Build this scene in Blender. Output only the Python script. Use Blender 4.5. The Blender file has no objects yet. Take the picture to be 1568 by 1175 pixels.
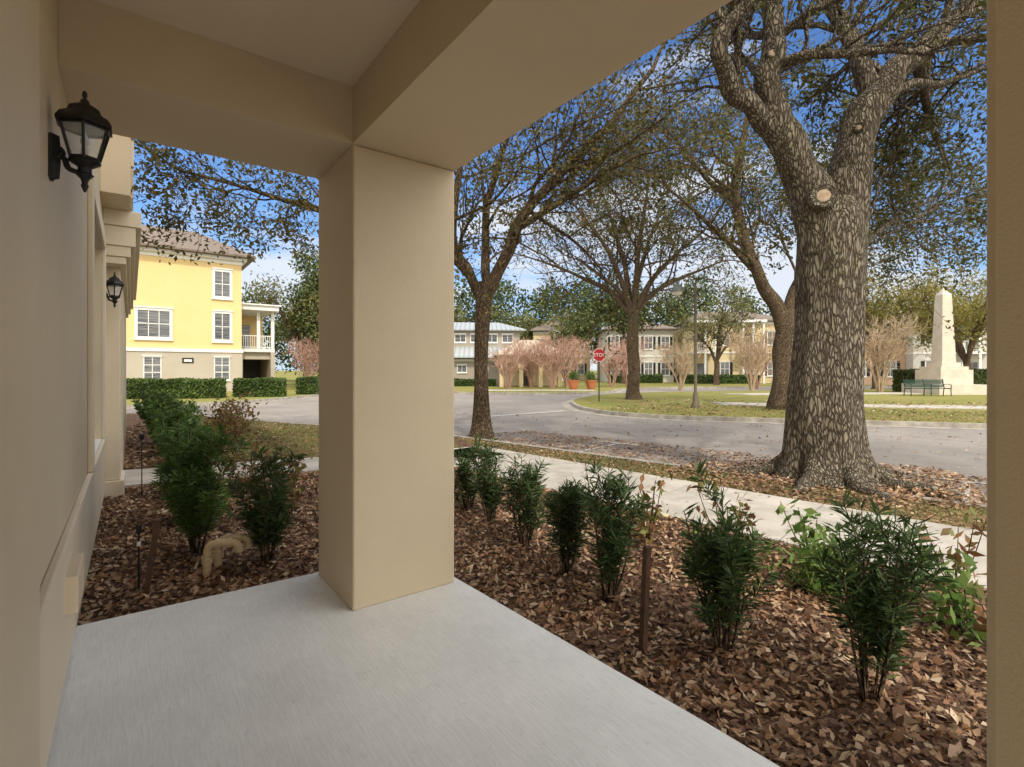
import bpy, bmesh, math, random
import numpy as np
from mathutils import Vector, Matrix
random.seed(7); rng=np.random.default_rng(11)
scene=bpy.context.scene
A=math.radians(36.75)          # the house is turned this much against the view axis
CA,SA=math.cos(A),math.sin(A)
def hw(bx,by): return (CA*bx-SA*by, SA*bx+CA*by)     # house frame -> world

# ------------------------------------------------------------------ materials
def new_mat(name):
    m=bpy.data.materials.new(name); m.use_nodes=True
    nt=m.node_tree; b=nt.nodes['Principled BSDF']; return m,nt,b
def ramp(nt,stops):
    r=nt.nodes.new('ShaderNodeValToRGB'); e=r.color_ramp.elements
    while len(e)<len(stops): e.new(.5)
    for i,(p,c) in enumerate(stops):
        e[i].position=p; e[i].color=(*c,1)
    return r
def coords(nt,scale=(1,1,1)):
    t=nt.nodes.new('ShaderNodeTexCoord'); mp=nt.nodes.new('ShaderNodeMapping')
    mp.inputs['Scale'].default_value=scale
    nt.links.new(t.outputs['Object'],mp.inputs['Vector']); return mp.outputs[0]
def noise(nt,vec,scale,detail=4,rough=.6):
    n=nt.nodes.new('ShaderNodeTexNoise'); n.inputs['Scale'].default_value=scale
    n.inputs['Detail'].default_value=detail; n.inputs['Roughness'].default_value=rough
    nt.links.new(vec,n.inputs['Vector']); return n.outputs['Fac']
def bump(nt,b,h,strength,dist):
    bp=nt.nodes.new('ShaderNodeBump'); bp.inputs['Strength'].default_value=strength
    bp.inputs['Distance'].default_value=dist
    nt.links.new(h,bp.inputs['Height']); nt.links.new(bp.outputs[0],b.inputs['Normal'])
def mixc(nt,f,a,b_,mode='MIX'):
    m=nt.nodes.new('ShaderNodeMix'); m.data_type='RGBA'; m.blend_type=mode
    for s,v in ((0,f),(6,a),(7,b_)):
        if isinstance(v,(int,float)): m.inputs[s].default_value=v
        elif isinstance(v,tuple): m.inputs[s].default_value=(*v,1)
        else: nt.links.new(v,m.inputs[s])
    return m.outputs[2]
def simple(name,c1,c2=None,scale=3,rough=.8,bscale=60,bstr=.2,bdist=.005,metal=0,mscale=(1,1,1),spec=.3):
    m,nt,b=new_mat(name); b.inputs['Roughness'].default_value=rough; b.inputs['Metallic'].default_value=metal
    b.inputs['Specular IOR Level'].default_value=spec
    if c2 is None: c2=tuple(x*.86 for x in c1)
    v=coords(nt,mscale); n=noise(nt,v,scale,5)
    r=ramp(nt,[(.35,c2),(.65,c1)]); nt.links.new(n,r.inputs[0])
    nt.links.new(r.outputs[0],b.inputs['Base Color'])
    if bstr>0: bump(nt,b,noise(nt,v,bscale,4),bstr,bdist)
    return m
def leafmat(name,cols,trans=.35,rough=.55):
    m,nt,b=new_mat(name)
    g=nt.nodes.new('ShaderNodeNewGeometry')
    n=len(cols); r=ramp(nt,[(i/max(n-1,1),c) for i,c in enumerate(cols)])
    nt.links.new(g.outputs['Random Per Island'],r.inputs[0])
    v=coords(nt); nn=noise(nt,v,.9,3); rr=ramp(nt,[(.35,(.6,.6,.6)),(.65,(1.2,1.2,1.2))]); nt.links.new(nn,rr.inputs[0])
    c=mixc(nt,1.0,r.outputs[0],rr.outputs[0],'MULTIPLY')
    nt.links.new(c,b.inputs['Base Color']); b.inputs['Roughness'].default_value=rough
    b.inputs['Specular IOR Level'].default_value=.2
    if trans>0:
        t=nt.nodes.new('ShaderNodeBsdfTranslucent'); nt.links.new(c,t.inputs[0])
        ms=nt.nodes.new('ShaderNodeMixShader'); ms.inputs[0].default_value=trans
        nt.links.new(b.outputs[0],ms.inputs[1]); nt.links.new(t.outputs[0],ms.inputs[2])
        nt.links.new(ms.outputs[0],nt.nodes['Material Output'].inputs[0])
    return m
def barkmat(name,dark,light,s=9,bd=.03,edge=.22):
    m,nt,b=new_mat(name); b.inputs['Roughness'].default_value=.95; b.inputs['Specular IOR Level'].default_value=.1
    v0=coords(nt,(1,1,.24))
    nv=nt.nodes.new('ShaderNodeTexNoise'); nv.inputs['Scale'].default_value=8; nv.inputs['Detail'].default_value=5; nt.links.new(v0,nv.inputs['Vector'])
    ad=nt.nodes.new('ShaderNodeVectorMath'); ad.operation='MULTIPLY_ADD'; ad.inputs[1].default_value=(.16,.16,.16)
    nt.links.new(nv.outputs['Color'],ad.inputs[0]); nt.links.new(v0,ad.inputs[2])
    vo=nt.nodes.new('ShaderNodeTexVoronoi'); vo.feature='DISTANCE_TO_EDGE'; vo.inputs['Scale'].default_value=s*3
    nt.links.new(ad.outputs[0],vo.inputs['Vector'])
    r=ramp(nt,[(.0,(0,0,0)),(edge,(1,1,1))]); nt.links.new(vo.outputs['Distance'],r.inputs[0])
    n=noise(nt,v0,26,7,.75)
    cr=ramp(nt,[(.3,tuple(x*.5 for x in light)),(.7,light)]); nt.links.new(n,cr.inputs[0])
    c=mixc(nt,r.outputs[0],dark,cr.outputs[0])
    v1=coords(nt); n2=noise(nt,v1,1.7,6,.7); r2=ramp(nt,[(.33,(.72,.70,.66)),(.48,(1,1,1)),(.60,(.98,1.0,.94)),(.72,(.74,.84,.62))]); nt.links.new(n2,r2.inputs[0])
    c=mixc(nt,1.0,c,r2.outputs[0],'MULTIPLY')
    nt.links.new(c,b.inputs['Base Color'])
    ma=nt.nodes.new('ShaderNodeMath'); ma.operation='MULTIPLY_ADD'; ma.inputs[1].default_value=1.1
    nt.links.new(n,ma.inputs[0]); nt.links.new(r.outputs[0],ma.inputs[2])
    bump(nt,b,ma.outputs[0],1.0,bd)
    return m

STUCCO=simple('stucco_tan',(.66,.555,.395),(.615,.515,.365),1.2,.55,170,.45,.004)
STUCCO2=simple('stucco_trim',(.72,.625,.475),(.68,.585,.44),1.5,.65,170,.3,.003)
m,nt,b=new_mat('porch_concrete'); SLAB=m
v=coords(nt,(9,.7,1)); v1=coords(nt)
n1=noise(nt,v,12,5,.7); n2=noise(nt,v1,1.6,6,.65); n3=noise(nt,v1,45,4,.7)
r1=ramp(nt,[(.3,(.86,.86,.86)),(.7,(1,1,1))]); nt.links.new(n1,r1.inputs[0])
r2=ramp(nt,[(.3,(.67,.68,.675)),(.7,(.82,.83,.82))]); nt.links.new(n2,r2.inputs[0])
r3=ramp(nt,[(.28,(.84,.83,.82)),(.42,(1,1,1))]); nt.links.new(n3,r3.inputs[0])
c=mixc(nt,1.0,r2.outputs[0],r1.outputs[0],'MULTIPLY'); c=mixc(nt,1.0,c,r3.outputs[0],'MULTIPLY')
nt.links.new(c,b.inputs['Base Color'])
b.inputs['Roughness'].default_value=.7; bump(nt,b,n1,.4,.004)
WALK=simple('sidewalk_concrete',(.54,.50,.44),(.37,.345,.30),2.2,.85,90,.3,.004)
KERB=simple('kerb_concrete',(.42,.39,.34),(.25,.225,.19),4,.9,90,.3,.004)
m,nt,b=new_mat('asphalt'); ROAD=m
v=coords(nt); n1=noise(nt,v,.35,5,.6); n2=noise(nt,v,180,2,.6); n3=noise(nt,v,2.3,7,.75)
r1=ramp(nt,[(.35,(.235,.21,.185)),(.65,(.315,.285,.255))]); nt.links.new(n1,r1.inputs[0])
r2=ramp(nt,[(.3,(.72,.72,.72)),(.7,(1.15,1.15,1.15))]); nt.links.new(n2,r2.inputs[0])
r3=ramp(nt,[(.35,(.82,.80,.78)),(.5,(1,1,1))]); nt.links.new(n3,r3.inputs[0])
c=mixc(nt,1.0,r1.outputs[0],r2.outputs[0],'MULTIPLY'); c=mixc(nt,1.0,c,r3.outputs[0],'MULTIPLY')
nt.links.new(c,b.inputs['Base Color']); b.inputs['Roughness'].default_value=.85
bump(nt,b,n2,.3,.004)
def groundmat(name,cols,s1,s2):
    m,nt,b=new_mat(name); v=coords(nt)
    vo=nt.nodes.new('ShaderNodeTexVoronoi'); vo.inputs['Scale'].default_value=s2; nt.links.new(v,vo.inputs['Vector'])
    sp=nt.nodes.new('ShaderNodeSeparateColor'); nt.links.new(vo.outputs['Color'],sp.inputs[0])
    n=noise(nt,v,s1,6,.7)
    ma=nt.nodes.new('ShaderNodeMath'); ma.operation='MULTIPLY_ADD'; ma.inputs[1].default_value=.45
    nt.links.new(sp.outputs[0],ma.inputs[0]); 
    mb=nt.nodes.new('ShaderNodeMath'); mb.operation='MULTIPLY_ADD'; mb.inputs[1].default_value=1.3; mb.inputs[2].default_value=-.35
    nt.links.new(n,mb.inputs[0]); nt.links.new(mb.outputs[0],ma.inputs[2])
    k=len(cols); r=ramp(nt,[(i/(k-1),c) for i,c in enumerate(cols)]); nt.links.new(ma.outputs[0],r.inputs[0])
    nt.links.new(r.outputs[0],b.inputs['Base Color']); b.inputs['Roughness'].default_value=.95; b.inputs['Specular IOR Level'].default_value=.1
    bump(nt,b,vo.outputs['Distance'],.8,.03); return m
MULCH=groundmat('bark_mulch_soil',[(.04,.026,.018),(.10,.06,.04),(.19,.115,.075),(.31,.215,.145)],3,38)
GRASS=groundmat('lawn_grass',[(.08,.10,.03),(.14,.155,.045),(.22,.19,.08),(.26,.18,.095),(.22,.14,.08)],.8,30)
GRASS2=groundmat('park_grass',[(.11,.14,.03),(.18,.195,.05),(.26,.23,.08),(.28,.20,.10)],.35,14)
LITTER=leafmat('fallen_leaves',[(.09,.05,.03),(.22,.125,.07),(.38,.225,.125),(.26,.13,.07),(.52,.36,.22),(.14,.075,.045),(.40,.235,.13),(.62,.48,.33),(.30,.19,.12)],.1,.6)
CHIPS=leafmat('bark_chips',[(.055,.032,.022),(.12,.065,.042),(.18,.10,.065),(.09,.05,.035)],0,.8)
OAKLEAF=leafmat('oak_leaves',[(.045,.06,.018),(.085,.10,.03),(.13,.13,.038),(.065,.078,.026),(.23,.16,.055),(.095,.11,.033)],.3)
OAKLEAF2=leafmat('oak_leaves_golden',[(.08,.09,.028),(.14,.13,.04),(.065,.08,.026),(.25,.165,.055),(.11,.12,.038)],.3)
DARKLEAF=leafmat('dark_foliage',[(.03,.05,.015),(.055,.08,.022),(.09,.11,.033),(.12,.135,.045)],0)
OLIVE=leafmat('olive_foliage',[(.08,.095,.03),(.15,.155,.05),(.20,.19,.065),(.11,.125,.04)],.2)
SPRING=leafmat('spring_foliage',[(.20,.19,.045),(.28,.24,.06),(.33,.27,.08),(.21,.22,.055)],.35)
PODO=leafmat('podocarpus_leaves',[(.035,.065,.024),(.065,.11,.035),(.09,.15,.045),(.05,.09,.035),(.17,.23,.08)],.2,.4)
PODO2=leafmat('podocarpus_new_leaves',[(.05,.10,.03),(.09,.17,.04),(.14,.24,.055),(.19,.29,.075)],.25,.4)
HEDGE=leafmat('hedge_leaves',[(.04,.075,.018),(.07,.12,.028),(.11,.17,.04),(.14,.19,.055)],.15,.5)
DRY=leafmat('dry_plant_leaves',[(.28,.13,.06),(.16,.20,.05),(.36,.19,.09),(.20,.10,.05),(.24,.26,.08)],.25)
LILY=leafmat('green_plant_leaves',[(.10,.20,.04),(.18,.29,.07),(.28,.37,.10),(.12,.22,.05)],.3,.45)
BLADE=leafmat('grass_blades',[(.11,.14,.035),(.18,.19,.06),(.28,.23,.10),(.14,.17,.045),(.25,.18,.09)],.3)
MYRTLE=simple('myrtle_twigs',(.46,.29,.22),(.34,.20,.15),3,.9,30,.2)
MYRTLE2=simple('myrtle_twigs_tan',(.46,.35,.23),(.34,.25,.15),3,.9,30,.2)
BARK=barkmat('oak_bark',(.06,.046,.033),(.40,.345,.265),9,.03,.24)
BARK2=barkmat('oak_bark_brown',(.05,.034,.022),(.29,.21,.14),11,.025,.2)
CUTWOOD=simple('cut_wood',(.46,.35,.24),(.30,.22,.14),14,.8,40,.4)
BLACK=simple('black_iron',(.012,.012,.013),(.02,.02,.02),20,.4,60,.15,.001,.3,spec=.5)
GREENMETAL=simple('dark_green_metal',(.015,.05,.035),(.02,.06,.045),20,.45,60,.1,.001,.2)
POLE=simple('bronze_pole',(.10,.085,.06),(.14,.12,.08),6,.6,60,.1)
WHITE=simple('white_paint',(.78,.77,.74),(.72,.71,.68),2,.6,80,.1)
PAINT=simple('road_paint',(.58,.57,.53),(.34,.32,.29),9,.8,90,.2)
YELLOW=simple('yellow_stucco',(.74,.55,.265),(.70,.52,.245),.6,.85,60,.2)
BEIGE=simple('beige_stucco',(.46,.41,.33),(.42,.375,.30),.6,.85,60,.2)
GREY=simple('grey_tan_stucco',(.36,.32,.26),(.32,.285,.23),.6,.85,60,.2)
CREAM=simple('cream_stucco',(.66,.54,.33),(.62,.51,.31),.6,.85,60,.2)
PINK=simple('pink_stucco',(.62,.42,.30),(.57,.39,.28),.6,.85,60,.2)
PALE=simple('pale_stucco',(.58,.56,.50),(.53,.51,.46),.6,.85,60,.2)
SHINGLE=simple('roof_shingles',(.22,.175,.145),(.14,.115,.095),7,.9,30,.5,.02,mscale=(1,1,4))
STONE=simple('obelisk_stone',(.60,.53,.44),(.50,.44,.36),2,.85,50,.3)
TERRA=simple('terracotta',(.48,.17,.07),(.40,.14,.06),5,.8,50,.2)
PVC=simple('painted_pvc',(.66,.52,.32),(.60,.47,.29),8,.4,50,.05)
RUST=simple('rusty_stake',(.06,.04,.03),(.12,.06,.035),15,.8,80,.4)
RED=simple('sign_red',(.42,.015,.02),(.40,.015,.02),3,.4,50,0)
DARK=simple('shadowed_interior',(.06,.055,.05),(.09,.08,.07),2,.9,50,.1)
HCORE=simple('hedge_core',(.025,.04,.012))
m,nt,b=new_mat('window_glass'); GLASS=m
b.inputs['Roughness'].default_value=.08; b.inputs['Specular IOR Level'].default_value=.5
v=coords(nt,(.6,.6,14)); r=ramp(nt,[(.42,(.07,.08,.09)),(.58,(.20,.20,.20))]); nt.links.new(noise(nt,v,1.2,2),r.inputs[0]); nt.links.new(r.outputs[0],b.inputs['Base Color'])
m,nt,b=new_mat('lantern_glass'); LGLASS=m
b.inputs['Roughness'].default_value=.1; b.inputs['Alpha'].default_value=.28
v=coords(nt); r=ramp(nt,[(.4,(.75,.78,.78)),(.6,(.85,.86,.85))]); nt.links.new(noise(nt,v,30,2),r.inputs[0]); nt.links.new(r.outputs[0],b.inputs['Base Color'])
m,nt,b=new_mat('standing_seam_metal'); METAL=m
b.inputs['Roughness'].default_value=.5; b.inputs['Metallic'].default_value=.1
v=coords(nt); w=nt.nodes.new('ShaderNodeTexWave'); w.inputs['Scale'].default_value=.7; nt.links.new(v,w.inputs['Vector'])
r=ramp(nt,[(.0,(.22,.25,.26)),(.12,(.34,.37,.39)),(1,(.38,.41,.42))]); nt.links.new(w.outputs['Fac'],r.inputs[0]); nt.links.new(r.outputs[0],b.inputs['Base Color'])

# ------------------------------------------------------------------ mesh helpers
def empty(name,loc=(0,0,0),rot=0):
    e=bpy.data.objects.new(name,None); scene.collection.objects.link(e)
    e.location=loc; e.rotation_euler=(0,0,rot); e.empty_display_size=.3; return e
def fast(name,V,F,mats,parent=None,mi=None,smooth=False):
    V=np.asarray(V,dtype=np.float32); F=np.asarray(F,dtype=np.int32); k=F.shape[1]
    me=bpy.data.meshes.new(name); me.vertices.add(len(V)); me.vertices.foreach_set('co',V.ravel())
    me.loops.add(F.size); me.loops.foreach_set('vertex_index',F.ravel())
    me.polygons.add(len(F)); me.polygons.foreach_set('loop_start',np.arange(0,F.size,k,dtype=np.int32))
    for m_ in mats: me.materials.append(m_)
    if mi is not None: me.polygons.foreach_set('material_index',np.asarray(mi,dtype=np.int32))
    if smooth: me.polygons.foreach_set('use_smooth',np.ones(len(F),dtype=bool))
    me.update(calc_edges=True); me.validate()
    o=bpy.data.objects.new(name,me); scene.collection.objects.link(o)
    if parent: o.parent=parent
    return o
def inst(name,src,parent,loc=(0,0,0)):
    o=bpy.data.objects.new(name,src.data); scene.collection.objects.link(o); o.parent=parent; o.location=loc; return o
def unit(a): return a/(np.linalg.norm(a,axis=-1,keepdims=True)+1e-9)
def tube_vf(pts,rads,sides,off=0,wob=None):
    P=np.asarray(pts,float); n=len(P); T=np.gradient(P,axis=0); T=unit(T)
    ov=unit(P[-1]-P[0]); ax=np.eye(3)[np.argmin(np.abs(ov))]
    U=unit(np.cross(T,ax)); W=np.cross(T,U)
    a=np.linspace(0,2*math.pi,sides,endpoint=False)
    R=np.asarray(rads,float)[:,None]*np.ones((1,sides))
    if wob is not None: R=R*wob(n,a)
    V=P[:,None,:]+R[:,:,None]*(np.cos(a)[None,:,None]*U[:,None,:]+np.sin(a)[None,:,None]*W[:,None,:])
    i=np.arange(n-1)[:,None]*sides; j=np.arange(sides)[None,:]; j2=(j+1)%sides
    F=np.stack([i+j,i+j2,i+sides+j2,i+sides+j],-1).reshape(-1,4)+off
    return V.reshape(-1,3),F
def catmull(pts,k=4):
    P=np.asarray(pts,float); Q=np.vstack([2*P[0]-P[1],P,2*P[-1]-P[-2]]); out=[]
    for i in range(1,len(Q)-2):
        for s in range(k):
            t=s/k; a,b_,c,d=Q[i-1],Q[i],Q[i+1],Q[i+2]
            out.append(.5*((2*b_)+(-a+c)*t+(2*a-5*b_+4*c-d)*t*t+(-a+3*b_-3*c+d)*t**3))
    out.append(P[-1]); return np.array(out)
class MB:
    def __init__(s): s.v=[];s.f=[];s.m=[]
    def add(s,V,F,m=0):
        o=len(s.v); s.v+= [tuple(x) for x in V]
        for f in F: s.f.append([int(i)+o for i in f]); s.m.append(m)
    def box(s,x0,x1,y0,y1,z0,z1,m=0):
        V=[(x0,y0,z0),(x1,y0,z0),(x1,y1,z0),(x0,y1,z0),(x0,y0,z1),(x1,y0,z1),(x1,y1,z1),(x0,y1,z1)]
        s.add(V,[(0,3,2,1),(4,5,6,7),(0,1,5,4),(1,2,6,5),(2,3,7,6),(3,0,4,7)],m)
    def prism(s,poly,z0,z1,m=0,ms=None):
        n=len(poly); V=[(p[0],p[1],z0) for p in poly]+[(p[0],p[1],z1) for p in poly]
        s.add(V,[list(range(n,2*n))],m); s.add(V,[list(range(n))[::-1]],m)
        s.add(V,[(i,(i+1)%n,n+(i+1)%n,n+i) for i in range(n)],m if ms is None else ms)
    def tube(s,pts,rads,sides=10,m=0,k=0):
        if k: 
            q=catmull([(*p,r) for p,r in zip(pts,rads)],k); pts=q[:,:3]; rads=q[:,3]
        V,F=tube_vf(pts,rads,sides); s.add(V,F,m); n=len(pts)
        s.add(V,[list(range(sides))[::-1],list(range((n-1)*sides,n*sides))],m)
    def lathe(s,prof,sides=16,c=(0,0,0),m=0,ph=0):
        V=[];n=len(prof)
        for r,z in prof:
            for i in range(sides):
                a=2*math.pi*i/sides+ph; V.append((c[0]+r*math.cos(a),c[1]+r*math.sin(a),c[2]+z))
        F=[(i*sides+j,i*sides+(j+1)%sides,(i+1)*sides+(j+1)%sides,(i+1)*sides+j) for i in range(n-1) for j in range(sides)]
        F+= [list(range(sides))[::-1],list(range((n-1)*sides,n*sides))]
        s.add(V,F,m)
    def hip(s,x0,x1,y0,y1,z0,z1,inx,m=0,th=.12):
        ym=(y0+y1)/2
        s.box(x0,x1,y0,y1,z0-th,z0-.003,m)
        V=[(x0,y0,z0),(x1,y0,z0),(x1,y1,z0),(x0,y1,z0),(x0+inx,ym,z1),(x1-inx,ym,z1)]
        s.add(V,[(0,1,5,4),(1,2,5),(2,3,4,5),(3,0,4),(0,3,2,1)],m)
    def build(s,name,mats,parent=None,bevel=0,smooth=False,loc=None):
        me=bpy.data.meshes.new(name); me.from_pydata(s.v,[],s.f)
        for m_ in mats: me.materials.append(m_)
        me.polygons.foreach_set('material_index',s.m)
        bm=bmesh.new(); bm.from_mesh(me); bmesh.ops.recalc_face_normals(bm,faces=bm.faces); bm.to_mesh(me); bm.free()
        if smooth: me.shade_smooth(); me.set_sharp_from_angle(angle=math.radians(40))
        o=bpy.data.objects.new(name,me); scene.collection.objects.link(o)
        if parent: o.parent=parent
        if loc: o.location=loc
        if bevel:
            b_=o.modifiers.new('bevel','BEVEL'); b_.width=bevel; b_.segments=2; b_.limit_method='ANGLE'
        return o
def leaves(C,length,width,flat=0,dirs=None,curl=.15):
    n=len(C)
    D=rng.normal(size=(n,3)) if dirs is None else dirs
    if flat: D[:,2]*=(1-flat)
    D=unit(D); N=rng.normal(size=(n,3))
    if flat: N[:,:2]*=(1-flat)
    S=unit(np.cross(D,N)); U=np.cross(S,D)
    l=(length*(.6+.8*rng.random(n)))[:,None]; w=(width*(.6+.8*rng.random(n)))[:,None]
    V=np.stack([C-D*l*.5, C+S*w*.5+U*w*curl, C+D*l*.5+U*l*curl*.6, C-S*w*.5+U*w*curl],1).reshape(-1,3)
    F=np.arange(4*n).reshape(-1,4); return V,F
def inpoly(P,poly):
    x,y=P[:,0],P[:,1]; r=np.zeros(len(P),bool); n=len(poly)
    for i in range(n):
        x1,y1=poly[i]; x2,y2=poly[(i+1)%n]
        c=((y1>y)!=(y2>y)); 
        r^= c&(x<(x2-x1)*(y-y1)/(y2-y1+1e-12)+x1)
    return r
def scatter(poly,dens):
    p=np.array(poly); lo=p.min(0); hi=p.max(0); n=int(dens*np.prod(hi-lo))
    q=lo+rng.random((n,2))*(hi-lo); return q[inpoly(q,poly)]

# ------------------------------------------------------------------ ground, roads
ZR=-.125
g=MB(); g.add([(-600,-300,-.13),(600,-300,-.13),(600,900,-.13),(-600,900,-.13)],[(0,1,2,3)]); g.build('ground',[GRASS2])
r=MB(); r.add([(-60,-30,ZR),(70,-30,ZR),(70,53,ZR),(-60,53,ZR)],[(0,1,2,3)]); r.build('road',[ROAD])
near_k=catmull([(22,-9.8),(12,-.6),(5.24,5.64),(2.1,8.55),(-1.25,11.6),(-3.3,13.0),(-5.6,14.1),(-8.6,15.7),(-10.8,17.2),(-13,17.6),(-17,15.6),(-30,6.5),(-60,-15)],5)
near_poly=[(p[0],p[1]) for p in near_k]+[(-60,-40),(22,-40)]
isl_k=catmull([(70,-4),(30,8.6),(13.1,14.1),(8.3,15.6),(4.9,16.9),(3.2,19.0),(2.7,22.5),(3.5,27.2),(7.5,33),(20,37.5),(70,50)],5)
isl_poly=[(p[0],p[1]) for p in isl_k]
left_k=catmull([(-60,-9),(-30,11.5),(-16.5,21.4),(-13.6,24),(-12.3,28),(-11.8,33),(-14,42),(-24,60),(-30,80)],5)
left_poly=[(p[0],p[1]) for p in left_k]+[(-60,80)]
com_k=catmull([(-17,80),(-9,44),(-6,37),(-3,34.2),(0,33.4),(4,33.4),(7,36),(9,41),(14,44.5),(30,47),(70,55)],5)
com_poly=[(p[0],p[1]) for p in com_k]+[(70,80)]
def kerb(pl,name,w=.15,sgn=1):
    P=np.array(pl)[:,:2]; T=unit(np.gradient(P,axis=0)); N=np.stack([-T[:,1],T[:,0]],1)*sgn
    m_=MB(); n=len(P); A0=P-N*.005; B0=P+N*w
    V=[(*a,-.13) for a in A0]+[(*a,.008) for a in A0]+[(*a,.008) for a in B0]
    m_.add(V,[(i,i+1,n+i+1,n+i) for i in range(n-1)]+[(n+i,n+i+1,2*n+i+1,2*n+i) for i in range(n-1)])
    G0=P-N*.42
    V=[(*a,ZR+.006) for a in G0]+[(*a,ZR+.006) for a in A0]
    m_.add(V,[(i,i+1,n+i+1,n+i) for i in range(n-1)])
    return m_.build(name,[KERB])
def block(poly,name,mt):
    b_=MB(); b_.prism(poly,-.2,0,0); return b_.build(name,[mt])
block(near_poly,'garden_bed',MULCH); block(isl_poly,'park_lawn',GRASS2); block(left_poly,'lawn',GRASS2); block(com_poly,'lawn',GRASS2)
def side(pl,poly):
    P=np.array(pl)[:,:2]; i=len(P)//2; T=unit(P[i+1]-P[i-1]); N=np.array([-T[1],T[0]])
    return 1 if inpoly((P[i]+N*.3)[None],poly)[0] else -1
for k_,p_ in ((near_k,near_poly),(isl_k,isl_poly),(left_k,left_poly),(com_k,com_poly)): kerb(k_,'kerb',sgn=side(k_,p_))
def sheet(poly,z,name,mt,parent=None):
    s=MB(); s.add([(p[0],p[1],z) for p in poly],[list(range(len(poly)))]); return s.build(name,[mt],parent)
def panels(name,a0,a1,b0,b1,n,z0=-.05,z1=.03,gap=.012,mt=None):
    s=MB(); a0,a1,b0,b1=[np.array(q,float) for q in (a0,a1,b0,b1)]
    L=np.linalg.norm(a1-a0)
    for i in range(n):
        t0=i/n+gap/2/L; t1=(i+1)/n-gap/2/L
        s.prism([tuple(a0+(a1-a0)*t0),tuple(a0+(a1-a0)*t1),tuple(b0+(b1-b0)*t1),tuple(b0+(b1-b0)*t0)],z0,z1)
    return s.build(name,[mt or WALK],None,.006)
u=np.array([-.686,.728])
n0=np.array([3.19,3.44]); f0=np.array([4.31,4.64])
panels('sidewalk',n0-u*9,n0+u*7.2,f0-u*9,f0+u*7.2,11)
panels('walkway',(-.1,8.85),(-5.25,6.35),(-.75,9.75),(-6.0,7.35),5)
panels('sidewalk',(9,21.5),(60,9.5),(9,23.2),(60,11.5),30)
panels('sidewalk',(-2.5,36.2),(6,36.2),(-2.5,37.7),(6,37.7),6)
panels('sidewalk',(14,30.2),(60,36),(13,31.8),(60,38),26)
lawn_near=[tuple(f0+u*-9),tuple(f0+u*-3),tuple(f0),tuple(f0+u*5),tuple(f0+u*7.2),(-1.3,11.4),(1.95,8.45),(5.1,5.5),(11.9,-.7)]
sheet(lawn_near,.004,'grass_verge',GRASS)
lawn_left=[(-5.2,8.3),(-3.3,8.75),(-1.0,9.9),(-1.5,11.5),(-3.4,12.8),(-5.6,13.9),(-8.5,15.5),(-9.9,16.2),(-8.6,12.5),(-6.6,9.8)]
sheet(lawn_left,.004,'lawn',GRASS)
K=np.array([-.737,.676]); N=np.array([.676,.737]); k0=np.array([5.24,5.64])
pm=MB()
def stripe(a,b_,w):
    a=np.array(a);b_=np.array(b_);t=unit(b_-a);n=np.array([-t[1],t[0]])*w/2
    pm.add([(*(a-n),ZR+.010),(*(b_-n),ZR+.010),(*(b_+n),ZR+.010),(*(a+n),ZR+.010)],[(0,1,2,3)])
for s in (-5.5,.2,5.9):
    a=k0+K*s+N*.5; e=a+N*1.7; stripe(a,e-N*.055,.10); stripe(e-K*.45,e+K*.45,.10)
stripe((-1.0,17.6),(2.1,20.2),.32)
pm.build('road_markings',[PAINT])

def litter(name,polys,dens,size,mt=LITTER,z=.01,zj=.02,par=None,flat=.72,asp=.52,clump=0):
    Q=[]
    for p,zz in polys:
        q=scatter(p,dens)
        if clump:
            f=.5+.5*np.sin(q[:,0]*2.3+1.5*np.sin(q[:,1]*1.7))*np.sin(q[:,1]*2.9+1.3*np.sin(q[:,0]*1.1)); q=q[rng.random(len(q))<(1-clump)+clump*f*1.4]
        Q.append(np.column_stack([q,np.full(len(q),zz)+z+rng.random(len(q))*zj]))
    C=np.vstack(Q); V,F=leaves(C,size,size*asp,flat=flat,curl=.22)
    return fast(name,V,F,[mt],par)
def H(pts): return [hw(*p) for p in pts]
sw=[tuple(n0+u*-3.5),tuple(n0),tuple(n0+u*6.9)]
bedR=[hw(1.72,3.6),hw(1.82,1.2),hw(1.9,-1.5)]+sw+[(-.3,8.7),(-2.9,7.4),hw(1.72,5)]
bedL=H([(-.25,3.7),(1.75,3.66),(1.8,6.2)])+[(-2.9,7.4),(-5.2,6.3)]
bedF=[(-5.9,7.5),(-5.2,8.3),(-6.6,9.8),(-8.6,12.5),(-9.9,16.2),(-11.5,16.5),(-8,9.5)]
litter('bark_chips',[(bedR,0),(bedL,0)],1200,.042,mt=CHIPS,z=.004,zj=.015,asp=.35)
litter('fallen_leaves',[(bedR,0),(bedL,0)],1500,.047,z=.008,zj=.03,flat=.6,clump=.5)
litter('fallen_leaves',[(bedR,0),(bedL,0)],45,.075,z=.02,zj=.02,flat=.6)
litter('fallen_leaves',[(bedF,0)],300,.09)
litter('fallen_leaves',[(lawn_near,.004)],420,.058,z=.012,zj=.01,flat=.85,clump=.6)
ring=[(4.31+1.9*math.cos(a)*(1+.2*math.sin(3*a)),7-.1+1.5*math.sin(a)) for a in np.linspace(0,6.28,20)]
litter('fallen_leaves',[([p for p in ring],0.0)],520,.062,z=.01,zj=.04)
park=[tuple(k0-K*7),tuple(k0+K*9.5),tuple(k0+K*9.0+N*2.6),tuple(k0-K*7+N*2.9)]
litter('fallen_leaves',[(park,ZR)],330,.068,z=.01,zj=.01,flat=.9,clump=.75)
litter('fallen_leaves',[([(3.2,19),(4.9,17.1),(8.3,15.8),(13,14.3),(30,9),(30,22),(7,26)],0)],14,.14,z=.01,flat=.85,clump=.6)
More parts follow.
